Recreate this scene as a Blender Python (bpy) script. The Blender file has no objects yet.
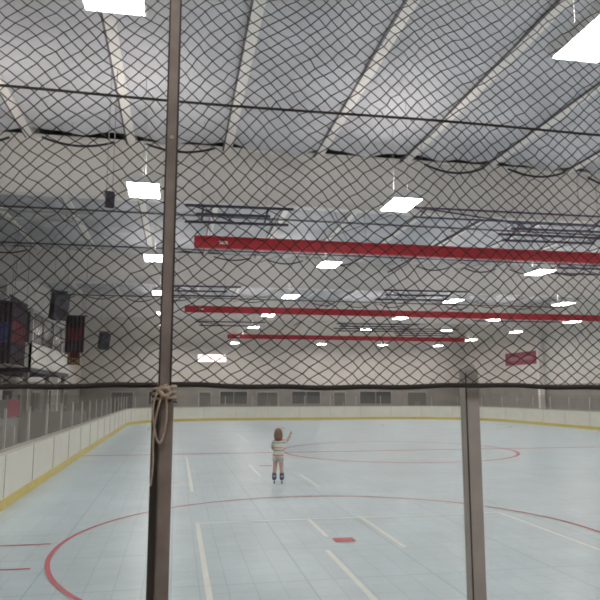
import bpy, bmesh, math, random
from mathutils import Vector, Matrix
random.seed(7)
scene = bpy.context.scene
scene.view_settings.view_transform = 'Standard'
EYE = 2.1

# ------------------------------------------------------------ materials
def mat(name, col, rough=0.6, metal=0.0, var=0.0, vscale=3.0, bump=0.0, bscale=20.0, emit=0.0, spec=0.5):
    m = bpy.data.materials.new(name); m.use_nodes = True
    nt = m.node_tree; b = nt.nodes['Principled BSDF']
    b.inputs['Base Color'].default_value = (*col, 1)
    b.inputs['Roughness'].default_value = rough
    b.inputs['Metallic'].default_value = metal
    b.inputs['Specular IOR Level'].default_value = spec
    tc = nt.nodes.new('ShaderNodeTexCoord')
    if var > 0:
        n = nt.nodes.new('ShaderNodeTexNoise'); n.inputs['Scale'].default_value = vscale
        n.inputs['Detail'].default_value = 5
        nt.links.new(tc.outputs['Object'], n.inputs['Vector'])
        r = nt.nodes.new('ShaderNodeValToRGB')
        r.color_ramp.elements[0].position = 0.3; r.color_ramp.elements[1].position = 0.7
        r.color_ramp.elements[0].color = tuple(c*(1-var) for c in col)+(1,)
        r.color_ramp.elements[1].color = tuple(min(1, c*(1+var)) for c in col)+(1,)
        nt.links.new(n.outputs['Fac'], r.inputs['Fac'])
        nt.links.new(r.outputs['Color'], b.inputs['Base Color'])
    if bump > 0:
        n2 = nt.nodes.new('ShaderNodeTexNoise'); n2.inputs['Scale'].default_value = bscale
        nt.links.new(tc.outputs['Object'], n2.inputs['Vector'])
        bp = nt.nodes.new('ShaderNodeBump'); bp.inputs['Strength'].default_value = bump
        nt.links.new(n2.outputs['Fac'], bp.inputs['Height'])
        nt.links.new(bp.outputs['Normal'], b.inputs['Normal'])
    return m

M_board = mat('board_white', (0.76, 0.74, 0.66), 0.4, var=0.05, vscale=2)
M_yellow = mat('kickplate_yellow', (0.66, 0.52, 0.12), 0.45, var=0.08)
M_cap = mat('cap_rail', (0.60, 0.58, 0.50), 0.5)
M_concrete = mat('concrete', (0.30, 0.29, 0.28), 0.8, var=0.15)
M_wall = mat('wall_paint', (0.74, 0.71, 0.67), 0.8, var=0.05, vscale=0.6)
M_wallgrey = mat('wall_lower_grey', (0.30, 0.28, 0.26), 0.8, var=0.1, vscale=1.0)
M_darkwall = mat('wall_back_paint', (0.45, 0.42, 0.39), 0.8, var=0.1)
M_rafter = mat('rafter_white', (0.86, 0.82, 0.79), 0.7, var=0.03, vscale=0.5)
M_purlin = mat('purlin_white', (0.84, 0.80, 0.77), 0.5)
M_red = mat('red_paint', (0.56, 0.035, 0.05), 0.5, var=0.1, vscale=2)
M_redline = mat('red_line', (0.52, 0.10, 0.13), 0.5, var=0.12, vscale=6)
M_whiteline = mat('white_line', (0.80, 0.82, 0.78), 0.5, var=0.05, vscale=6)
M_black = mat('black_paint', (0.025, 0.025, 0.03), 0.5, var=0.2)
M_darksteel = mat('dark_steel', (0.07, 0.06, 0.085), 0.5, 0.2, var=0.2)
M_hang = mat('hanger_wire', (0.5, 0.5, 0.5), 0.5, 0.3)
M_pipe_shadow = mat('pipe_and_shadow_strip', (0.16, 0.14, 0.15), 0.5, 0.2, var=0.15)
M_purple = mat('purple_steel', (0.15, 0.11, 0.17), 0.5, 0.1)
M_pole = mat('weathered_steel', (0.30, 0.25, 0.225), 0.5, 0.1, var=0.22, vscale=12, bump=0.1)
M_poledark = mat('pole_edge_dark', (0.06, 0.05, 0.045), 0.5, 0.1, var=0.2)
M_alu = mat('aluminium', (0.50, 0.465, 0.44), 0.45, 0.1, var=0.1, vscale=9)
M_net = mat('net_cord', (0.035, 0.032, 0.032), 0.9)
M_ropeblk = mat('black_rope', (0.045, 0.038, 0.035), 0.9, bump=0.3, bscale=120)
M_rope = mat('cream_rope', (0.50, 0.40, 0.32), 0.9, var=0.15, vscale=60, bump=0.5, bscale=200)
M_house = mat('fixture_white', (0.85, 0.85, 0.85), 0.5)
M_door = mat('door_dark', (0.14, 0.135, 0.13), 0.5)
M_frame = mat('frame_grey', (0.36, 0.35, 0.33), 0.5)
M_win = mat('window_dark', (0.09, 0.09, 0.092), 0.2)

def emission(name, col, s):
    m = bpy.data.materials.new(name); m.use_nodes = True
    nt = m.node_tree; nt.nodes.clear()
    e = nt.nodes.new('ShaderNodeEmission'); o = nt.nodes.new('ShaderNodeOutputMaterial')
    e.inputs['Color'].default_value = (*col, 1); e.inputs['Strength'].default_value = s
    nt.links.new(e.outputs[0], o.inputs[0]); return m
M_lens = emission('fluorescent_lens', (1.0, 0.955, 0.895), 47)
M_upfill = emission('added_ceiling_fill', (1.0, 0.95, 0.895), 27)  # unseen fill added atop each fixture to brighten the ceiling
M_sign = emission('sign_glow', (1.0, 0.85, 0.80), 2.2)
M_signred = emission('sign_letters', (1.0, 0.12, 0.10), 0.9)

def glassmat():
    m = bpy.data.materials.new('clear_polycarbonate'); m.use_nodes = True
    nt = m.node_tree; nt.nodes.clear()
    t = nt.nodes.new('ShaderNodeBsdfTransparent'); t.inputs['Color'].default_value = (0.975, 0.975, 0.97, 1)
    g = nt.nodes.new('ShaderNodeBsdfGlossy'); g.inputs['Roughness'].default_value = 0.08
    d = nt.nodes.new('ShaderNodeBsdfDiffuse'); d.inputs['Color'].default_value = (0.6, 0.6, 0.58, 1)
    mx = nt.nodes.new('ShaderNodeMixShader'); mx.inputs[0].default_value = 0.03
    mx2 = nt.nodes.new('ShaderNodeMixShader')
    n = nt.nodes.new('ShaderNodeTexNoise'); n.inputs['Scale'].default_value = 5; n.inputs['Detail'].default_value = 6
    tc = nt.nodes.new('ShaderNodeTexCoord'); nt.links.new(tc.outputs['Object'], n.inputs['Vector'])
    mr = nt.nodes.new('ShaderNodeMapRange'); mr.inputs['From Min'].default_value = 0.35; mr.inputs['From Max'].default_value = 0.75
    mr.inputs['To Min'].default_value = 0.03; mr.inputs['To Max'].default_value = 0.07
    nt.links.new(n.outputs['Fac'], mr.inputs['Value'])
    o = nt.nodes.new('ShaderNodeOutputMaterial')
    nt.links.new(t.outputs[0], mx.inputs[1]); nt.links.new(g.outputs[0], mx.inputs[2])
    nt.links.new(mr.outputs[0], mx2.inputs[0])
    nt.links.new(mx.outputs[0], mx2.inputs[1]); nt.links.new(d.outputs[0], mx2.inputs[2])
    nt.links.new(mx2.outputs[0], o.inputs[0]); return m
M_glass = glassmat()

def courtmat():
    m = bpy.data.materials.new('court_tile_blue'); m.use_nodes = True
    nt = m.node_tree; b = nt.nodes['Principled BSDF']; b.inputs['Roughness'].default_value = 0.36
    tc = nt.nodes.new('ShaderNodeTexCoord')
    def brick(w, mort, c1, c2, cm):
        k = nt.nodes.new('ShaderNodeTexBrick'); k.offset = 0; k.squash = 1
        k.inputs['Scale'].default_value = 1; k.inputs['Brick Width'].default_value = w
        k.inputs['Row Height'].default_value = w; k.inputs['Mortar Size'].default_value = mort
        k.inputs['Color1'].default_value = c1; k.inputs['Color2'].default_value = c2; k.inputs['Mortar'].default_value = cm
        nt.links.new(tc.outputs['Object'], k.inputs['Vector']); return k
    k1 = brick(0.3, 0.008, (0.515, 0.625, 0.68, 1), (0.54, 0.65, 0.705, 1), (0.44, 0.55, 0.60, 1))
    k2 = brick(1.5, 0.014, (1, 1, 1, 1), (0.965, 0.97, 0.975, 1), (0.82, 0.87, 0.90, 1))
    n = nt.nodes.new('ShaderNodeTexNoise'); n.inputs['Scale'].default_value = 0.7; n.inputs['Detail'].default_value = 8
    n.inputs['Roughness'].default_value = 0.7
    nt.links.new(tc.outputs['Object'], n.inputs['Vector'])
    r = nt.nodes.new('ShaderNodeValToRGB'); r.color_ramp.elements[0].color = (0.90, 0.90, 0.90, 1); r.color_ramp.elements[0].position = 0.3
    r.color_ramp.elements[1].color = (1.05, 1.05, 1.04, 1); r.color_ramp.elements[1].position = 0.62
    nt.links.new(n.outputs['Fac'], r.inputs['Fac'])
    def mul(a, c):
        x = nt.nodes.new('ShaderNodeMix'); x.data_type = 'RGBA'; x.blend_type = 'MULTIPLY'; x.inputs[0].default_value = 1
        nt.links.new(a, x.inputs[6]); nt.links.new(c, x.inputs[7]); return x.outputs[2]
    o = mul(mul(k1.outputs['Color'], k2.outputs['Color']), r.outputs['Color'])
    nt.links.new(o, b.inputs['Base Color']); return m
M_court = courtmat()
M_quilt = mat('roof_insulation', (0.55, 0.545, 0.575), 0.55, 0.0, var=0.13, vscale=0.7, bump=0.4, bscale=2.5)

# ------------------------------------------------------------ mesh builder
class MB:
    def __init__(s, name, mats):
        s.name = name; s.bm = bmesh.new(); s.mats = mats
    def face(s, pts, mi=0, smooth=False):
        f = s.bm.faces.new([s.bm.verts.new(p) for p in pts]); f.material_index = mi; f.smooth = smooth; return f
    def box(s, c, size, mi=0, rot=None, taper=None):
        hx, hy, hz = size[0]/2, size[1]/2, size[2]/2
        vs = []
        for z in (-hz, hz):
            k = taper if (taper and z > 0) else 1
            for x, y in ((-hx, -hy), (hx, -hy), (hx, hy), (-hx, hy)):
                v = Vector((x*k, y*k, z))
                if rot: v = rot @ v
                vs.append(s.bm.verts.new(v+Vector(c)))
        for q in ((0, 3, 2, 1), (4, 5, 6, 7), (0, 1, 5, 4), (1, 2, 6, 5), (2, 3, 7, 6), (3, 0, 4, 7)):
            f = s.bm.faces.new([vs[i] for i in q]); f.material_index = mi
    def tube(s, pts, r, n=8, mi=0, cap=True):
        pts = [Vector(p) for p in pts]
        rs = r if isinstance(r, (list, tuple)) else [r]*len(pts)
        rings = []
        prev = None
        for i, p in enumerate(pts):
            if i == 0: t = pts[1]-p
            elif i == len(pts)-1: t = p-pts[i-1]
            else: t = pts[i+1]-pts[i-1]
            t.normalize()
            if prev is None:
                a = t.orthogonal().normalized()
            else:
                a = (prev - t*prev.dot(t)).normalized()
            prev = a; b = t.cross(a)
            rings.append([s.bm.verts.new(p+(a*math.cos(k*2*math.pi/n)+b*math.sin(k*2*math.pi/n))*rs[i]) for k in range(n)])
        for i in range(len(rings)-1):
            for k in range(n):
                f = s.bm.faces.new([rings[i][k], rings[i][(k+1) % n], rings[i+1][(k+1) % n], rings[i+1][k]])
                f.material_index = mi; f.smooth = True
        if cap:
            for rg in (rings[0][::-1], rings[-1]):
                f = s.bm.faces.new(rg); f.material_index = mi
    def loft(s, rings, mi=0, n=20):
        R = []
        for z, cx, cy, rx, ry in rings:
            R.append([s.bm.verts.new((cx+rx*math.cos(2*math.pi*k/n), cy+ry*math.sin(2*math.pi*k/n), z)) for k in range(n)])
        for i in range(len(R)-1):
            for k in range(n):
                f = s.bm.faces.new([R[i][k], R[i][(k+1) % n], R[i+1][(k+1) % n], R[i+1][k]]); f.material_index = mi; f.smooth = True
        f = s.bm.faces.new(R[0][::-1]); f.material_index = mi
        f = s.bm.faces.new(R[-1]); f.material_index = mi
    def done(s, parent=None, loc=None):
        me = bpy.data.meshes.new(s.name); s.bm.normal_update(); s.bm.to_mesh(me); s.bm.free()
        for m in s.mats: me.materials.append(m)
        o = bpy.data.objects.new(s.name, me); scene.collection.objects.link(o)
        if loc: o.location = loc
        if parent: o.parent = parent
        return o

def empty(name, loc=(0, 0, 0)):
    e = bpy.data.objects.new(name, None); e.location = loc; scene.collection.objects.link(e); return e

# ------------------------------------------------------------ room shell
XL, XR, YB, YF, ZC = -8.0, 27.0, -4.0, 58.0, 8.95
b = MB('floor', [M_concrete]); b.box(((XL+XR)/2, (YB+YF)/2, -0.1), (XR-XL+0.4, YF-YB+0.4, 0.2)); b.done()
b = MB('ceiling', [M_black]); b.box(((XL+XR)/2, (YB+YF)/2, ZC+0.1), (XR-XL+0.4, YF-YB+0.4, 0.2)); b.done()
def wall(name, c, sx, sy, low=True):
    b = MB(name, [M_wall, M_wallgrey])
    b.box((c[0], c[1], ZC/2+1.3), (sx, sy, ZC-2.6), 0)
    b.box((c[0], c[1], 1.3), (sx, sy, 2.6), 1)
    return b.done()
wall('wall_left', (XL-0.1, (YB+YF)/2), 0.2, YF-YB)
wall('wall_right', (XR+0.1, (YB+YF)/2), 0.2, YF-YB)
wall('wall_far', ((XL+XR)/2, YF+0.1), XR-XL, 0.2)
b = MB('wall_back', [M_darkwall]); b.box(((XL+XR)/2, YB-0.1, ZC/2), (XR-XL, 0.2, ZC)); b.done()
b = MB('trim_far', [M_frame]); b.box(((XL+XR)/2, YF-0.03, 2.62), (XR-XL, 0.06, 0.12)); b.done()
b = MB('trim_left', [M_frame]); b.box((XL+0.03, (YB+YF)/2, 2.62), (0.06, YF-YB, 0.12)); b.done()
b = MB('trim_right', [M_frame]); b.box((XR-0.03, (YB+YF)/2, 2.62), (0.06, YF-YB, 0.12)); b.done()

i = 0
for x, w, kind in ((-4.5, 1.8, 'd'), (-1.2, 2.2, 'w'), (2.5, 1.0, 'd'), (5.0, 2.4, 'w'), (8.0, 1.8, 'd'), (11.5, 2.6, 'w'), (14.6, 1.0, 'd'), (18.0, 3.0, 'w'), (22.0, 1.8, 'd')):
    i += 1
    b = MB(('door_' if kind == 'd' else 'window_')+str(i), [M_frame, M_door if kind == 'd' else M_win, M_alu])
    if kind == 'd':
        b.box((x, YF-0.05, 1.08), (w+0.16, 0.08, 2.16), 0)
        n = 2 if w > 1.2 else 1
        for k in range(n):
            cx = x + (k-(n-1)/2)*w/n
            b.box((cx, YF-0.11, 1.04), (w/n-0.04, 0.05, 2.04), 1)
            b.box((cx+0.3*(1 if k == 0 else -1), YF-0.16, 1.05), (0.04, 0.05, 0.3), 2)
    else:
        b.box((x, YF-0.04, 1.6), (w+0.16, 0.08, 1.2), 0)
        for k in range(2):
            b.box((x+(k-0.5)*w/2, YF-0.09, 1.6), (w/2-0.06, 0.04, 1.06), 1)
    b.done()

# insulation quilts (sagging between purlins, split by the rafters)
RAFT = [3.0, 16.9, 30.7, 44.6]
PX0, PS = -1.3, 2.5
QZ = 8.62
def hsh(i, j):
    return (math.sin(i*12.9898+j*78.233)*43758.5453) % 1.0
b = MB('roof_insulation_quilt', [M_quilt])
segs = [(YB, 2.8), (3.2, 16.3), (17.1, 30.1), (30.9, 44.0), (44.8, YF)]
b2 = MB('quilt_end_shade_strips', [M_black])  # black strips standing in for the shade at the quilt ends
for si, (ya, yb) in enumerate(segs):
    ny = int((yb-ya)/0.25); nx = 280
    grid = []
    for j in range(ny+1):
        y = ya+(yb-ya)*j/ny; row = []
        for ii in range(nx+1):
            x = XL+(XR-XL)*ii/nx
            f = ((x-PX0)/PS); c = math.floor(f); f -= c
            sag = 0.12+0.22*hsh(c, si)
            s1 = math.sin(f*math.pi)
            cross = 0.5+0.5*abs(math.sin(y*0.9+c*2.3))
            wob = (0.04*math.sin(y*1.6+c*1.7)+0.04*math.sin(y*3.7+x*3+c)+0.03*math.sin(y*2.3-x*6)+0.018*math.sin(y*7+x*2.2+c*5))*s1
            z = QZ-sag*cross*s1**0.7-wob
            row.append(b.bm.verts.new((x, y, z)))
        grid.append(row)
    for j in range(ny):
        for ii in range(nx):
            fc = b.bm.faces.new([grid[j][ii], grid[j+1][ii], grid[j+1][ii+1], grid[j][ii+1]]); fc.smooth = True
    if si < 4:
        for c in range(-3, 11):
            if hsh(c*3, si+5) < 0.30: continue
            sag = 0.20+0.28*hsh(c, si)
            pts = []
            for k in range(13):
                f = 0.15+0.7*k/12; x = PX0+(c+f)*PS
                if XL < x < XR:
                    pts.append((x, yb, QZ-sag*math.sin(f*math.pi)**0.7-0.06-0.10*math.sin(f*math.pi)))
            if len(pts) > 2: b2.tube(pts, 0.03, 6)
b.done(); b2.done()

b = MB('roof_purlins', [M_purlin, M_pipe_shadow])
for k in range(-2, 12):
    x = PX0+k*PS
    if XL+0.2 < x < XR-0.2:
        b.box((x, (YB+YF)/2, QZ-0.10), (0.20, YF-YB, 0.03)); b.box((x+0.08, (YB+YF)/2, QZ+0.10), (0.03, YF-YB, 0.38))
        b.box((x-0.125, (YB+YF)/2, QZ-0.09), (0.045, YF-YB, 0.03), 1)  # dark strip painted as the shadow line along the purlin side
b.done()

for ry in RAFT:
    b = MB('roof_rafter', [M_rafter, M_darksteel])
    b.box(((XL+XR)/2, ry, 7.85), (XR-XL, 0.08, 1.5))
    b.box(((XL+XR)/2, ry, 7.09), (XR-XL, 0.32, 0.05))
    b.box(((XL+XR)/2, ry, 8.58), (XR-XL, 0.32, 0.05))
    for k in range(8):
        b.box((XL+2+k*4.4, ry-0.06, 7.85), (0.02, 0.12, 1.44))
    for x in (XL+0.3, XR-0.3):
        b.box((x, ry, 3.55), (0.35, 0.06, 7.1)); b.box((x-0.17, ry, 3.55), (0.04, 0.3, 7.1)); b.box((x+0.17, ry, 3.55), (0.04, 0.3, 7.1))
    b.done()

# sprinkler mains / branch pipes and rod bracing under the roof
b = MB('sprinkler_piping', [M_pipe_shadow, M_hang])
for y in (21.6, 27.0, 35.5, 41.2, 49.5):
    b.tube([(XL+0.3, y, 8.0), (XR-0.3, y, 8.0)], 0.035, 8)
    for k in range(11):
        x = XL+1.7+k*3.2
        b.tube([(x, y, 8.0), (x, y, 7.88)], 0.015, 6); b.tube([(x, y, 7.88), (x, y, 7.86)], 0.05, 8)
        b.tube([(x+0.6, y, 8.0), (x+0.6, y, 8.5)], 0.008, 6, 1)
b.tube([(10.3, 17.3, 8.05), (10.3, 57.5, 8.05)], 0.05, 8)
b.done()
b = MB('roof_bracing_rods', [M_pipe_shadow])
for ya, yb in ((17.2, 30.4), (31.0, 44.3)):
    for xa in (-6.3, 3.7, 13.7):
        b.tube([(xa, ya, 8.25), (xa+5, yb, 8.25)], 0.014, 6); b.tube([(xa+5, ya, 8.22), (xa, yb, 8.22)], 0.014, 6)
b.done()

# red beams below the rafters
for ry, x0, x1 in ((16.6, 0.36, XR-0.6), (30.5, 0.30, XR-0.6), (45.2, 3.4, XR-6)):
    b = MB('red_steel_beam', [M_red, M_whiteline, M_darksteel, M_hang])
    cx = (x0+x1)/2; L = x1-x0; z = 5.94
    b.box((cx, ry, z), (L, 0.03, 0.26)); b.box((cx, ry, z+0.14), (L, 0.16, 0.025)); b.box((cx, ry, z-0.14), (L, 0.16, 0.025))
    b.box((x0+0.75, ry-0.022, z), (0.22, 0.01, 0.08), 1)
    x = x0+0.3
    while x < x1:
        b.tube([(x, ry-0.015, z), (x, ry-0.035, z)], 0.018, 6, 2)
        x += 0.45
    x = x0+0.4
    while x < x1:
        b.tube([(x, ry, z+0.14), (x, ry+0.15, 7.1)], 0.012, 6, 3); x += 4.2
    b.done()

# dark pipe racks hung from ceiling
def rack(x0, x1, y, z, m=M_darksteel, n=3, dep=1.2, top=7.9, r=0.034):
    b = MB('suspended_pipe_rack', [m, M_hang])
    for k in range(n):
        sh = 0.25*(k % 2)
        b.tube([(x0+sh, y+dep*k/(n-1 or 1), z-0.10*k), (x1-sh*2, y+dep*k/(n-1 or 1), z-0.10*k+0.03)], r, 8)
    for x in (x0+0.4, x1-0.6):
        b.tube([(x, y, z), (x, y+dep, z-0.10*(n-1))], 0.025, 8)
        b.tube([(x, y+dep/2, z-0.05*(n-1)), (x, y+dep/2, 8.5)], 0.005, 6, 1)
    b.tube([(x0+0.2, y, z), ((x0+x1)/2, y+dep, z-0.1*(n-1))], 0.022, 8)
    b.done()
rack(0.1, 2.6, 14.6, 6.32, dep=0.7)
rack(5.6, 11.5, 14.8, 6.62, M_purple, 2, 0.5, r=0.026)
rack(8.6, 12.2, 15.6, 6.60, M_purple, 4, 0.8)
rack(-0.4, 2.4, 25.2, 6.15)
rack(8.2, 11.8, 25.0, 6.2)
rack(12.8, 18.0, 20.2, 6.6, M_purple, 3, 1.1)
rack(13.5, 17.5, 38.5, 6.0, M_purple, 4)
rack(16.5, 22.0, 33.0, 6.3, M_purple, 3)
rack(9.0, 14.0, 36.2, 6.0, M_darksteel, 4)
rack(1.0, 5.0, 37.5, 6.1, M_darksteel, 2)
rack(-6.5, -2.0, 15.4, 6.2, M_frame, 2, 0.4)

# ------------------------------------------------------------ high bay lights
def fixture_mesh():
    b = MB('high_bay_light', [M_house, M_lens, M_hang, M_upfill])
    b.box((0, 0, 0.06), (0.62, 1.0, 0.06), 0)
    for sx in (-0.32, 0.32): b.box((sx, 0, 0.05), (0.02, 1.04, 0.16), 0)
    for sy in (-0.51, 0.51): b.box((0, sy, 0.05), (0.62, 0.02, 0.16), 0)
    for k in range(4):
        b.box((-0.231+0.154*k, 0, -0.02), (0.125, 0.96, 0.03), 1)
    b.box((0, 0, 0.10), (0.46, 0.86, 0.01), 3)  # added upward fill, hidden by the skirts
    for sy in (-0.45, 0.45):
        b.tube([(0, sy, 0.1), (0, sy, 2.3)], 0.006, 6, 2)
    return b
lx = [-0.75, 4.75, 12.2, 17.7, 22.8]
ly = [-0.6, 6.3, 13.2, 20.1, 27.3, 34.4, 41.0, 47.9, 54.6]  # first row is unseen behind the camera, added to light net and poles
first = fixture_mesh().done(loc=(-0.75, -0.6, 6.2))
for x in lx:
    for y in ly:
        if (x, y) == (-0.75, -0.6): continue
        o = bpy.data.objects.new('high_bay_light', first.data); o.location = (x, y, 6.2); scene.collection.objects.link(o)
for y in (13.4,):
    o = bpy.data.objects.new('high_bay_light', first.data); o.location = (-4.3, y, 6.2); scene.collection.objects.link(o)

# ------------------------------------------------------------ rink
X0, X1, Y0, Y1 = -3.0, 23.0, 2.2, 49.0
def arc(cx, cy, r, a0, a1, n=14):
    return [(cx+r*math.cos(math.radians(a0+(a1-a0)*k/n)), cy+r*math.sin(math.radians(a0+(a1-a0)*k/n))) for k in range(n+1)]
rn, rf = 2.4, 6.5
path = []
path += arc(X0+rn, Y0+rn, rn, 270, 180)
path += arc(X0+rf, Y1-rf, rf, 180, 90)
path += arc(X1-rf, Y1-rf, rf, 90, 0)
path += arc(X1-rn, Y0+rn, rn, 0, -90)
def normals(p, closed):
    out = []
    n = len(p)
    for i in range(n):
        a = p[(i-1) % n] if (closed or i > 0) else p[i]
        c = p[(i+1) % n] if (closed or i < n-1) else p[i]
        t = Vector((c[0]-a[0], c[1]-a[1])).normalized(); out.append(Vector((t.y, -t.x)))
    return out
def ribbon(b, p, closed, o0, o1, z0, z1, mi):
    ns = normals(p, closed); n = len(p)
    V = []
    for i in range(n):
        row = []
        for o, z in ((o0, z0), (o1, z0), (o1, z1), (o0, z1)):
            row.append(b.bm.verts.new((p[i][0]+ns[i].x*o, p[i][1]+ns[i].y*o, z)))
        V.append(row)
    for i in range(n if closed else n-1):
        j = (i+1) % n
        for k in range(4):
            l = (k+1) % 4
            f = b.bm.faces.new([V[i][k], V[j][k], V[j][l], V[i][l]]); f.material_index = mi
b = MB('rink_dasher_boards', [M_board, M_yellow, M_cap, M_frame])
ribbon(b, path, True, -0.08, 0.0, 0.0, 0.98, 0)
ribbon(b, path, True, 0.0, 0.015, 0.0, 0.20, 1)
ribbon(b, path, True, -0.09, 0.02, 0.98, 1.02, 2)
def walk(p, step, closed=False):
    pts = list(p)+([p[0]] if closed else []); out = []; acc = 0; nxt = 0
    for i in range(len(pts)-1):
        a = Vector(pts[i]); c = Vector(pts[i+1]); L = (c-a).length
        if L < 1e-6: continue
        while nxt <= acc+L:
            t = (nxt-acc)/L; d = (c-a).normalized()
            out.append((a.lerp(c, t), d)); nxt += step
        acc += L
    return out
for p, d in walk(path, 2.4):
    nrm = Vector((d.y, -d.x)); q = p+nrm*0.004
    rot = Matrix.Rotation(math.atan2(d.y, d.x), 3, 'Z')
    b.box((q.x, q.y, 0.59), (0.015, 0.012, 0.76), 3, rot)
b.done()

b = MB('sport_court_surface', [M_court])
b.face([(p[0], p[1], 0.012) for p in path][::-1])
o = b.done()
bm = bmesh.new(); bm.from_mesh(o.data); bmesh.ops.triangulate(bm, faces=bm.faces)
for f in bm.faces:
    if f.normal.z < 0: f.normal_flip()
bm.to_mesh(o.data); bm.free()

# painted lines
b = MB('court_line_markings', [M_redline, M_whiteline])
ZL = 0.016
def lrect(x0, y0, x1, y1, mi, z=ZL): b.face([(x0, y0, z), (x1, y0, z), (x1, y1, z), (x0, y1, z)], mi)
def ring(cx, cy, r, w, mi, n=96, z=ZL+0.002):
    for k in range(n):
        a0, a1 = 2*math.pi*k/n, 2*math.pi*(k+1)/n
        b.face([(cx+(r-w)*math.cos(a0), cy+(r-w)*math.sin(a0), z), (cx+r*math.cos(a0), cy+r*math.sin(a0), z),
                (cx+r*math.cos(a1), cy+r*math.sin(a1), z), (cx+(r-w)*math.cos(a1), cy+(r-w)*math.sin(a1), z)], mi)
ring(2.39, 9.36, 3.96, 0.06, 0)
ring(16.6, 9.36, 3.96, 0.06, 0)
ring(7.9, 22.9, 4.2, 0.11, 0)
ring(2.39, 39.0, 3.96, 0.07, 0); ring(16.6, 39.0, 3.96, 0.07, 0)
lrect(X0+0.02, 22.80, X1-0.02, 22.97, 0, ZL+0.001)
lrect(2.26, 9.24, 2.56, 9.50, 0, ZL+0.002)
lrect(16.45, 9.24, 16.75, 9.50, 0, ZL+0.002)
for yy in (8.55, 9.85): lrect(-2.45, yy, -1.65, yy+0.06, 0)
lrect(2.4, 18.8, 2.75, 19.0, 0); lrect(-0.3, 15.8, 0.1, 15.86, 0)
W = 0.065
lrect(0.36, 4.0, 0.36+W, 10.9, 1); lrect(0.36, 14.4, 0.36+W, 21.8, 1)
lrect(2.0, 5.0, 2.0+W, 8.8, 1); lrect(2.18, 9.6, 2.18+W, 10.95, 1)
lrect(3.08, 8.8, 3.08+W, 11.1, 1); lrect(3.14, 14.6, 3.14+W, 16.8, 1)
lrect(2.1, 16.6, 2.1+W, 19.3, 1); lrect(5.58, 5.0, 5.58+W, 11.0, 1)
lrect(0.36, 10.92, 5.64, 10.92+W, 1, ZL+0.001)
lrect(9.0, 28, 9.06, 34, 1); lrect(3.0, 28, 3.06, 34, 1); lrect(12.0, 12, 12.06, 18, 1)
b.done()

b = MB('rink_glass_panels', [M_glass, M_alu, M_frame])
def glassrun(pts, step, ztop):
    w = walk(pts, step)
    for i, (p, d) in enumerate(w):
        q = p-Vector((d.y, -d.x))*0.05
        rot = Matrix.Rotation(math.atan2(d.y, d.x), 3, 'Z')
        b.box((q.x, q.y, (1.02+ztop)/2), (0.04, 0.045, ztop-1.02), 1, rot)
        if i < len(w)-1:
            p2, d2 = w[i+1]; q2 = p2-Vector((d2.y, -d2.x))*0.05
            b.face([(q.x, q.y, 1.03), (q2.x, q2.y, 1.03), (q2.x, q2.y, ztop-0.03), (q.x, q.y, ztop-0.03)], 0)
            m = (q+q2)/2; dd = q2-q
            b.box((m.x, m.y, 1.05), (dd.length, 0.03, 0.05), 2, Matrix.Rotation(math.atan2(dd.y, dd.x), 3, 'Z'))
glassrun(path, 2.0, 1.80)
b.done()
GY = Y0-0.05
SX = -0.030
b = MB('end_glass_panels', [M_glass, M_frame])
for k in range(-1, 19):
    xa = -0.04+1.08*k+(0.03 if k > 0 else (-0.003 if k == 0 else 0.55))+(SX if k > 0 else 0)
    xb = -0.04+1.08*(k+1)-(0.03 if k >= 0 else 0.008)+(SX if k >= 0 else 0)
    b.box(((xa+xb)/2, GY, 1.57), (xb-xa, 0.012, 1.04), 0)
    b.box(((xa+xb)/2, GY, 1.045), (xb-xa, 0.04, 0.04), 1)
b.done()

for k in range(1, 20):
    x = -0.04+1.08*k+SX
    b = MB('glass_stanchion', [M_alu, M_poledark])
    b.box((x, GY, 1.60), (0.050, 0.045, 1.15), 0)
    b.box((x-0.023, GY-0.024, 1.60), (0.004, 0.004, 1.13), 1)
    b.box((x, GY, 2.185), (0.044, 0.04, 0.02), 0, taper=0.6)
    b.done()

# tall net pole + dark channel beside it
b = MB('net_support_pole', [M_pole, M_poledark, M_alu])
px = -0.034; PY = 2.035
b.box((px, PY, 4.28), (0.028, 0.04, 8.5), 0)
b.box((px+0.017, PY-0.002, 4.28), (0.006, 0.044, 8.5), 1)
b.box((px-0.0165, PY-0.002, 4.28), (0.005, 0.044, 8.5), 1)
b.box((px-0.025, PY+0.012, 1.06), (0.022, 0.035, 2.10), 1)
b.box((px+0.010, PY-0.025, 1.04), (0.036, 0.008, 2.06), 0)
b.box((px, PY, 0.01), (0.16, 0.12, 0.02), 0)
for z in (1.2, 1.6, 2.0, 2.9, 3.6): b.tube([(px, PY-0.018, z), (px, PY-0.028, z)], 0.006, 8, 2)
b.done()

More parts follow.
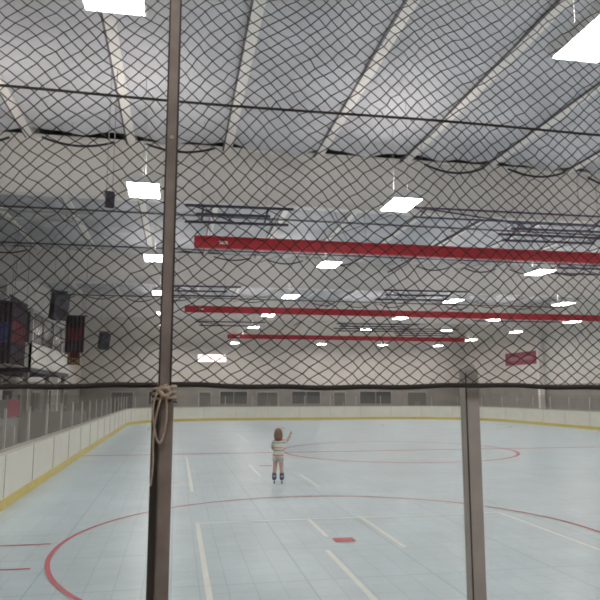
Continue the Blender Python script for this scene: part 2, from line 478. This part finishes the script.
# ------------------------------------------------------------ netting
NY = GY-0.01
def net():
    cw, ch = 0.054, 0.045
    x0, x1, z0, z1 = -0.75, 6.5, 2.12, 5.6
    cu = bpy.data.curves.new('safety_net', 'CURVE'); cu.dimensions = '3D'
    cu.bevel_depth = 0.00165; cu.bevel_resolution = 0; cu.resolution_u = 1
    def warp(u, v):
        x = x0+u*cw/2; t = v*ch/2
        x += (hsh(u*1.37, v*0.71)-0.5)*0.009; t += (hsh(u*0.61+3, v*1.93)-0.5)*0.008 if v > 0 else 0
        z = z0+t*(1-0.22*math.exp(-t*2.5))
        x += 0.016*math.sin(z*3.1+x*1.3)+0.009*math.sin(x*7+z*5)+0.005*math.sin(x*17-z*9)
        z += 0.020*math.sin(x*2.2+1.0)*min(1, t*2)+0.010*math.sin(x*9+z*4)*min(1, t*4)+0.006*math.sin(x*15-z*11)*min(1, t*4)
        y = NY-0.035+0.030*math.sin(x*1.9+z*1.4)*min(1, t*2)
        return (x, y, z)
    nu = int((x1-x0)/(cw/2)); nv = int((z1-z0)/(ch/2))
    def strand(pts):
        if len(pts) < 2: return
        s = cu.splines.new('POLY'); s.points.add(len(pts)-1)
        for i, p in enumerate(pts): s.points[i].co = (*p, 1)
    for sgn in (1, -1):
        for st in range(-nv, nu+nv, 2):
            pts = []
            for v in range(nv+1):
                u = st+sgn*v
                if 0 <= u <= nu:
                    pts.append(warp(u, v))
            strand(pts)
    o = bpy.data.objects.new('safety_net', cu); cu.materials.append(M_net); scene.collection.objects.link(o)
net()

def curve(name, pts, r, m, parent=None, res=8):
    cu = bpy.data.curves.new(name, 'CURVE'); cu.dimensions = '3D'; cu.bevel_depth = r; cu.bevel_resolution = 3
    s = cu.splines.new('NURBS'); s.points.add(len(pts)-1); s.order_u = 3; s.use_endpoint_u = True; cu.resolution_u = res
    for i, p in enumerate(pts): s.points[i].co = (*p, 1)
    o = bpy.data.objects.new(name, cu); cu.materials.append(m); scene.collection.objects.link(o)
    if parent: o.parent = parent
    return o
pts = []
for k in range(80):
    x = -0.75+k*7.25/79
    ph = ((x+0.04)/1.08) % 1.0
    pts.append((x, NY-0.035, 2.125-0.010*math.sin(ph*math.pi)+0.003*math.sin(x*23)))
curve('net_hem_rope', pts, 0.0085, M_ropeblk)
pts = [(-0.75+k*7.25/30, NY-0.035, 3.068+0.004*math.cos(k*0.9)) for k in range(31)]
curve('net_support_cable', pts, 0.0045, M_ropeblk)

er = empty('tied_rope', (px, PY, 2.10))
pts = []
for k in range(60):
    a = k/60*2*math.pi*3.5
    pts.append((0.034*math.cos(a), 0.036*math.sin(a), -0.03+0.055*k/60))
curve('wraps', pts, 0.0040, M_rope, er)
curve('hanging_loop', [(-0.01, -0.038, 0.02), (-0.035, -0.045, -0.03), (-0.028, -0.045, -0.10), (-0.012, -0.042, -0.16), (0.004, -0.042, -0.12), (0.012, -0.042, -0.05), (0.0, -0.038, 0.01)], 0.0032, M_rope, er)
curve('loose_end', [(0.0, -0.038, 0.02), (-0.02, -0.05, -0.05), (-0.03, -0.045, -0.14), (-0.025, -0.042, -0.22), (-0.032, -0.042, -0.27)], 0.003, M_rope, er)
curve('knot', [(-0.02, -0.038, 0.0), (0.0, -0.055, 0.018), (0.02, -0.042, 0.0), (0.0, -0.055, -0.016), (-0.02, -0.042, 0.01), (0.01, -0.048, 0.02)], 0.006, M_rope, er)

# ------------------------------------------------------------ left side structures
b = MB('mezzanine_booth', [M_wall, M_win, M_frame, M_darksteel])
bx0, bx1, by0, by1 = XL+0.08, -5.5, 26.5, 35.5
b.box(((bx0+bx1)/2, (by0+by1)/2, 2.95), (bx1-bx0, by1-by0, 0.18), 3)
b.box((bx1-0.05, (by0+by1)/2, 3.5), (0.1, by1-by0, 1.0), 0)
b.box(((bx0+bx1)/2, by0+0.05, 3.5), (bx1-bx0, 0.1, 1.0), 0)
b.box(((bx0+bx1)/2, (by0+by1)/2, 5.25), (bx1-bx0, by1-by0+0.2, 0.12), 2)
b.box((bx1-0.07, (by0+by1)/2, 4.6), (0.04, by1-by0, 1.2), 1)
b.box(((bx0+bx1)/2, by0+0.07, 4.6), (bx1-bx0, 0.04, 1.2), 1)
for k in range(5):
    b.box((bx1-0.05, by0+0.05+k*(by1-by0-0.1)/4, 4.6), (0.12, 0.12, 1.2), 2)
for y in (by0+0.3, (by0+by1)/2, by1-0.3):
    b.box((bx1-0.2, y, 1.43), (0.18, 0.18, 2.86), 2)
b.done()

def banner(name, p, w, h, axis, cols, folds=5):
    b = MB(name, [cols[0], cols[1], M_darksteel])
    n = 30; m = 6
    def pt(i, j):
        t = i/n; s = w*(t-0.5); wv = 0.03*math.sin(t*folds*2*math.pi)
        z = h*(j/m-0.5)
        return (p[0]+(s if axis == 'x' else wv), p[1]+(wv if axis == 'x' else s), p[2]+z)
    for i in range(n):
        for j in range(m):
            b.face([pt(i, j), pt(i+1, j), pt(i+1, j+1), pt(i, j+1)], 1 if (2 <= j <= 3 and n*0.15 < i < n*0.85) else 0, True)
    d = Vector((w/2+0.1, 0, 0)) if axis == 'x' else Vector((0, w/2+0.1, 0))
    c = Vector((p[0], p[1], p[2]+h/2))
    b.tube([c-d, c+d], 0.03, 8, 2)
    for s in (-0.8, 0.8): b.tube([c+d*s, (c+d*s)+Vector((0, 0, 8.5-c.z))], 0.006, 6, 2)
    b.done()
M_clothd = mat('cloth_dark', (0.05, 0.035, 0.045), 0.9); M_clothr = mat('cloth_maroon', (0.12, 0.03, 0.04), 0.9)
M_clothb = mat('cloth_navy', (0.06, 0.06, 0.14), 0.9); M_clothw = mat('cloth_faded_red', (0.42, 0.20, 0.22), 0.9); M_clothred = mat('cloth_red', (0.34, 0.10, 0.13), 0.9)
M_clothgold = mat('cloth_gold', (0.30, 0.20, 0.10), 0.9); M_clothteal = mat('cloth_teal', (0.08, 0.22, 0.22), 0.9)
banner('hanging_banner', (-5.6, 24.6, 4.2), 2.6, 2.3, 'y', (M_clothd, M_clothr))
banner('hanging_banner', (-4.4, 29.6, 4.6), 0.8, 1.6, 'x', (M_clothd, M_clothr))
banner('hanging_banner', (-4.9, 33.0, 3.9), 0.6, 1.0, 'x', (M_clothgold, M_clothr))
banner('hanging_banner', (-5.3, 21.0, 3.9), 0.7, 1.9, 'x', (M_clothd, M_clothb))

def speaker(loc, s, rz, rx):
    b = MB('hanging_loudspeaker', [M_black, M_darksteel, M_hang])
    R = Matrix.Rotation(math.radians(rx), 3, 'X')
    b.box((0, 0, 0), (0.55*s, 0.5*s, 1.0*s), 0, R)
    c = R @ Vector((0, -0.26*s, 0)); b.box(c, (0.50*s, 0.02, 0.94*s), 1, R)
    for zz, rr in ((-0.2, 0.2), (0.28, 0.1)):
        b.tube([R @ Vector((0, -0.27*s, zz*s)), R @ Vector((0, -0.29*s, zz*s))], rr*s, 20, 0)
    b.box((0, 0.05, 0.58*s), (0.62*s, 0.1, 0.06), 1)
    for sx in (-0.2*s, 0.2*s):
        b.tube([(sx, 0.05, 0.5*s), (sx, 0.05, 8.45-loc[2])], 0.008, 6, 2)
    o = b.done(loc=loc); o.rotation_euler = (0, 0, rz)
speaker((-4.0, 23.2, 5.0), 0.9, 0.5, 15)
speaker((-4.0, 37.5, 4.9), 0.9, 0.5, 15)
speaker((-5.6, 20.0, 5.6), 0.8, 0.6, 15)
speaker((-1.35, 12.6, 5.75), 0.28, 0.3, 15)

b = MB('players_bench', [M_frame, M_darksteel, M_board])
b.box((-4.6, 20, 0.45), (0.35, 9, 0.05), 0)
for k in range(6): b.box((-4.6, 15.8+k*1.68, 0.21), (0.3, 0.06, 0.42), 1)
b.done()
b = MB('bench_partition', [M_frame, M_door, M_clothteal, M_clothred, M_wallgrey])
b.box((-5.6, 20, 0.6), (0.08, 11, 1.2), 0)
for y in (14.5, 25.5): b.box((-4.4, y, 0.7), (2.3, 0.08, 1.4), 0)
for k in range(7): b.box((-5.6, 14.6+k*1.8, 1.6), (0.08, 0.08, 0.8), 1)
for k in range(6): b.box((-5.57, 15.5+k*1.8, 1.55), (0.03, 1.6, 0.6), (1, 2, 1, 4, 1, 3)[k])
b.done()
for k, y in enumerate((16, 24, 40, 50)):
    b = MB('door_%d' % (20+k), [M_frame, M_door, M_alu])
    b.box((XL+0.05, y, 1.08), (0.08, 1.9, 2.16), 0)
    for s in (-0.44, 0.44):
        b.box((XL+0.11, y+s, 1.04), (0.05, 0.84, 2.04), 1); b.box((XL+0.16, y+s*0.3, 1.05), (0.05, 0.04, 0.3), 2)
    b.done()
for k, y in enumerate((20, 29, 33, 45)):
    b = MB('window_%d' % (20+k), [M_frame, M_win])
    b.box((XL+0.04, y, 1.6), (0.08, 2.6, 1.3), 0)
    for s in (-0.62, 0.62): b.box((XL+0.09, y+s, 1.6), (0.04, 1.16, 1.14), 1)
    b.done()

sg = empty('exit_sign', (3.05, YF-0.15, 5.05))
b = MB('housing', [M_house, M_sign]); b.box((0, 0.06, 0), (2.6, 0.16, 0.75), 0); b.box((0, -0.03, 0), (2.45, 0.03, 0.62), 1); b.done(parent=sg)
tx = bpy.data.curves.new('letters', 'FONT'); tx.body = 'EXIT'; tx.size = 0.62; tx.align_x = 'CENTER'; tx.align_y = 'CENTER'; tx.extrude = 0.01; tx.space_character = 1.4
to = bpy.data.objects.new('letters', tx); tx.materials.append(M_signred); scene.collection.objects.link(to); to.parent = sg
to.location = (0, -0.06, 0); to.rotation_euler = (math.pi/2, 0, 0)

def wallbanner(c, w, h, axis, m1, m2):
    b = MB('wall_banner', [m1, m2])
    t = 0.03
    b.box(c, (t, w, h), 0); b.box((c[0]-0.02, c[1], c[2]), (t, w*0.7, h*0.3), 1)
    b.done()
wallbanner((XR-0.03, 47.8, 4.75), 5.0, 1.0, 'y', M_clothred, M_clothw)

# ------------------------------------------------------------ the child
M_skin = mat('skin', (0.62, 0.38, 0.31), 0.55, var=0.04)
M_hair = mat('hair_brown', (0.20, 0.09, 0.06), 0.6, var=0.3, vscale=30, bump=0.4, bscale=60)
M_eye = mat('eye', (0.05, 0.03, 0.02), 0.2); M_lip = mat('lips', (0.45, 0.16, 0.15), 0.5)
M_skate = mat('skate_navy', (0.03, 0.05, 0.16), 0.4); M_wheel = mat('wheel', (0.05, 0.10, 0.25), 0.4)
def stripemat():
    m = bpy.data.materials.new('striped_cloth'); m.use_nodes = True; nt = m.node_tree; bs = nt.nodes['Principled BSDF']
    bs.inputs['Roughness'].default_value = 0.85
    tc = nt.nodes.new('ShaderNodeTexCoord'); sp = nt.nodes.new('ShaderNodeSeparateXYZ'); nt.links.new(tc.outputs['Object'], sp.inputs[0])
    ml = nt.nodes.new('ShaderNodeMath'); ml.operation = 'MULTIPLY'; ml.inputs[1].default_value = 6.0; nt.links.new(sp.outputs['Z'], ml.inputs[0])
    fr = nt.nodes.new('ShaderNodeMath'); fr.operation = 'FRACT'; nt.links.new(ml.outputs[0], fr.inputs[0])
    r = nt.nodes.new('ShaderNodeValToRGB'); r.color_ramp.interpolation = 'CONSTANT'
    wht = (0.74, 0.68, 0.64)
    cs = [(0, wht), (0.25, (0.28, 0.48, 0.37)), (0.45, wht), (0.62, (0.76, 0.40, 0.28)), (0.82, wht)]
    r.color_ramp.elements[0].color = (*cs[0][1], 1); r.color_ramp.elements[1].position = cs[1][0]; r.color_ramp.elements[1].color = (*cs[1][1], 1)
    for p, c in cs[2:]:
        e = r.color_ramp.elements.new(p); e.color = (*c, 1)
    nt.links.new(fr.outputs[0], r.inputs['Fac']); nt.links.new(r.outputs['Color'], bs.inputs['Base Color']); return m
M_stripe = stripemat()
M_shorts = mat('shorts_cloth', (0.66, 0.60, 0.58), 0.85, var=0.2, vscale=20)

child = empty('child_on_roller_skates', (2.37, 15.26, 0.016))
def skinned(name, verts, edges, radii, m, root=0, sub=2):
    me = bpy.data.meshes.new(name); me.from_pydata(verts, edges, []); me.update()
    o = bpy.data.objects.new(name, me); scene.collection.objects.link(o); o.parent = child
    sk = o.modifiers.new('Skin', 'SKIN'); sk.use_smooth_shade = True
    for i, r in enumerate(radii):
        rr = r if isinstance(r, tuple) else (r, r)
        me.skin_vertices[0].data[i].radius = rr
        me.skin_vertices[0].data[i].use_root = (i == root)
    s = o.modifiers.new('Sub', 'SUBSURF'); s.levels = sub; s.render_levels = sub
    me.materials.append(m); return o
HZ = 1.105
V = [(0, 0, 0.62), (0, 0.005, 0.74), (0, 0.0, 0.86), (0, -0.005, 0.93), (0, 0.0, 0.99), (0, 0.01, 1.05),
     (0.055, 0, 0.59), (0.07, 0.01, 0.38), (0.085, -0.02, 0.20), (0.085, -0.025, 0.13),
     (-0.055, 0, 0.59), (-0.07, 0.015, 0.38), (-0.085, 0.0, 0.20), (-0.085, -0.005, 0.13),
     (0.10, 0, 0.925), (0.20, 0.02, 0.935), (0.262, 0.05, 1.04), (0.270, 0.055, 1.06),
     (-0.10, 0, 0.925), (-0.135, 0.02, 0.77), (-0.10, 0.13, 0.72), (-0.09, 0.16, 0.72)]
E = [(0, 1), (1, 2), (2, 3), (3, 4), (4, 5), (0, 6), (6, 7), (7, 8), (8, 9), (0, 10), (10, 11), (11, 12), (12, 13),
     (3, 14), (14, 15), (15, 16), (16, 17), (3, 18), (18, 19), (19, 20), (20, 21)]
R = [0.085, 0.075, 0.085, 0.07, 0.034, 0.034, 0.072, 0.056, 0.042, 0.042, 0.072, 0.056, 0.042, 0.042,
     0.044, 0.040, 0.030, 0.025, 0.040, 0.033, 0.025, 0.021]
skinned('body', V, E, R, M_skin)
def hand(name, w, d, side):
    d = Vector(d).normalized(); up = Vector((0, 1, 0)) if abs(d.y) < 0.8 else Vector((0, 0, 1))
    s = d.cross(up).normalized(); w = Vector(w)
    b = MB(name, [M_skin])
    b.tube([w, w+d*0.02, w+d*0.045, w+d*0.055], [0.015, 0.023, 0.024, 0.015], 10)
    for k, (off, L) in enumerate(((-0.018, 0.038), (-0.006, 0.044), (0.006, 0.041), (0.018, 0.032))):
        a = w+d*0.045+s*off; p1 = a+d*L*0.45; p2 = p1+d*L*0.3+up*0.008; p3 = p2+d*L*0.2+up*0.012
        b.tube([a, p1, p2, p3], [0.0066, 0.0063, 0.0058, 0.004], 8)
    a = w+d*0.018+s*0.016*side
    b.tube([a, a+d*0.018+s*0.016*side, a+d*0.036+s*0.02*side+up*0.006], [0.008, 0.007, 0.005], 8)
    b.done(parent=child)
hand('hand_right', (0.270, 0.055, 1.06), (0.3, 0.1, 1), -1)
hand('hand_left', (-0.09, 0.155, 0.72), (0.1, 1, 0.05), 1)
b = MB('shirt', [M_stripe])
b.loft([(0.60, 0, 0, 0.130, 0.098), (0.66, 0, 0, 0.124, 0.096), (0.74, 0, 0.002, 0.112, 0.088), (0.84, 0, 0, 0.116, 0.088), (0.90, 0, 0, 0.122, 0.084), (0.945, 0, 0, 0.102, 0.068), (0.972, 0, 0, 0.054, 0.052), (0.985, 0, 0, 0.042, 0.044)])
b.tube([(0.085, 0, 0.92), (0.13, 0.006, 0.927), (0.172, 0.014, 0.931)], [0.052, 0.050, 0.049], 14)
b.tube([(-0.085, 0, 0.925), (-0.112, 0.007, 0.88), (-0.125, 0.013, 0.82)], [0.050, 0.046, 0.043], 14)
b.done(parent=child)
b = MB('shorts', [M_shorts])
b.loft([(0.545, 0.0, 0, 0.124, 0.086), (0.60, 0, 0, 0.124, 0.09), (0.66, 0, 0, 0.108, 0.084)])
for s in (1, -1):
    b.tube([(0.055*s, 0, 0.60), (0.06*s, 0.003, 0.54), (0.064*s, 0.006, 0.485)], [0.072, 0.073, 0.070], 16)
b.done(parent=child)
b = MB('head', [M_skin, M_eye, M_lip])
cz = HZ
b.loft([(cz-0.098, 0, 0.02, 0.018, 0.02), (cz-0.09, 0, 0.018, 0.035, 0.04), (cz-0.065, 0, 0.012, 0.055, 0.063), (cz-0.03, 0, 0.004, 0.070, 0.080), (cz+0.01, 0, 0, 0.076, 0.088),
        (cz+0.045, 0, -0.003, 0.073, 0.086), (cz+0.075, 0, -0.004, 0.057, 0.068), (cz+0.092, 0, -0.004, 0.034, 0.042), (cz+0.099, 0, -0.004, 0.010, 0.014)], 0, 24)
b.tube([(0, 0.078, cz+0.005), (0, 0.092, cz-0.012), (0, 0.094, cz-0.024), (0, 0.08, cz-0.03)], [0.006, 0.009, 0.012, 0.008], 10)
for s in (1, -1):
    b.tube([(0.028*s, 0.076, cz+0.004), (0.028*s, 0.084, cz+0.004)], [0.011, 0.007], 12, 1)
    b.tube([(0.073*s, -0.005, cz+0.012), (0.085*s, -0.012, cz+0.008), (0.080*s, -0.008, cz-0.022)], [0.008, 0.012, 0.008], 8)
b.tube([(-0.02, 0.070, cz-0.052), (0, 0.078, cz-0.054), (0.02, 0.070, cz-0.052)], [0.003, 0.006, 0.003], 8, 2)
b.done(parent=child)
b = MB('hair', [M_hair])
b.loft([(cz-0.155, 0, -0.055, 0.050, 0.022), (cz-0.12, 0, -0.056, 0.074, 0.034), (cz-0.06, 0, -0.045, 0.084, 0.050), (cz-0.01, 0, -0.030, 0.088, 0.068), (cz+0.035, 0, -0.018, 0.086, 0.082),
        (cz+0.07, 0, -0.010, 0.074, 0.080), (cz+0.098, 0, -0.008, 0.050, 0.056), (cz+0.110, 0, -0.008, 0.018, 0.022)], 0, 24)
for k in range(16):
    a = math.pi+math.pi*(k+0.5)/16
    cx, cy = 0.08*math.cos(a), -0.02+0.06*math.sin(a)
    b.tube([(cx*0.9, cy*0.8, cz+0.05), (cx*1.05, cy, cz-0.03), (cx*1.02, cy*1.05, cz-0.10), (cx*0.8, cy, cz-0.165-0.02*random.random())], [0.012, 0.016, 0.014, 0.005], 7)
b.done(parent=child)
for nm, x, y in (('skate_right', 0.085, -0.02), ('skate_left', -0.085, 0.0)):
    b = MB(nm, [M_skate, M_wheel, M_alu])
    b.tube([(x, y-0.012, 0.10), (x, y-0.012, 0.15), (x, y-0.008, 0.235)], [0.050, 0.052, 0.050], 14)
    b.tube([(x, y-0.05, 0.105), (x, y+0.02, 0.112), (x, y+0.10, 0.102), (x, y+0.135, 0.098)], [0.040, 0.044, 0.040, 0.020], 14)
    b.box((x, y+0.03, 0.066), (0.03, 0.20, 0.03), 2)
    b.box((x, y-0.06, 0.16), (0.05, 0.01, 0.03), 2)
    for wy in (-0.075, -0.02, 0.035, 0.09):
        b.tube([(x-0.014, y+wy+0.02, 0.0285), (x-0.006, y+wy+0.02, 0.0285), (x+0.006, y+wy+0.02, 0.0285), (x+0.014, y+wy+0.02, 0.0285)], [0.021, 0.0275, 0.0275, 0.021], 16, 1)
    b.done(parent=child)
child.rotation_euler = (0, 0, math.radians(-12)); child.scale = (1.03, 1.03, 1.03)

# ------------------------------------------------------------ world + camera
w = bpy.data.worlds.new('hall_ambient'); scene.world = w; w.use_nodes = True
w.node_tree.nodes['Background'].inputs[0].default_value = (0.5, 0.55, 0.6, 1)
w.node_tree.nodes['Background'].inputs[1].default_value = 0.3
cam = bpy.data.cameras.new('camera'); co = bpy.data.objects.new('camera', cam); scene.collection.objects.link(co)
cam.sensor_width = 36; cam.lens = 39.0; cam.clip_end = 300; cam.clip_start = 0.05
cam.dof.use_dof = True; cam.dof.focus_distance = 4.2; cam.dof.aperture_fstop = 5.0
co.location = (0, 0, EYE); co.rotation_euler = (math.radians(90+8.06), 0, math.radians(-10.7))
scene.camera = co
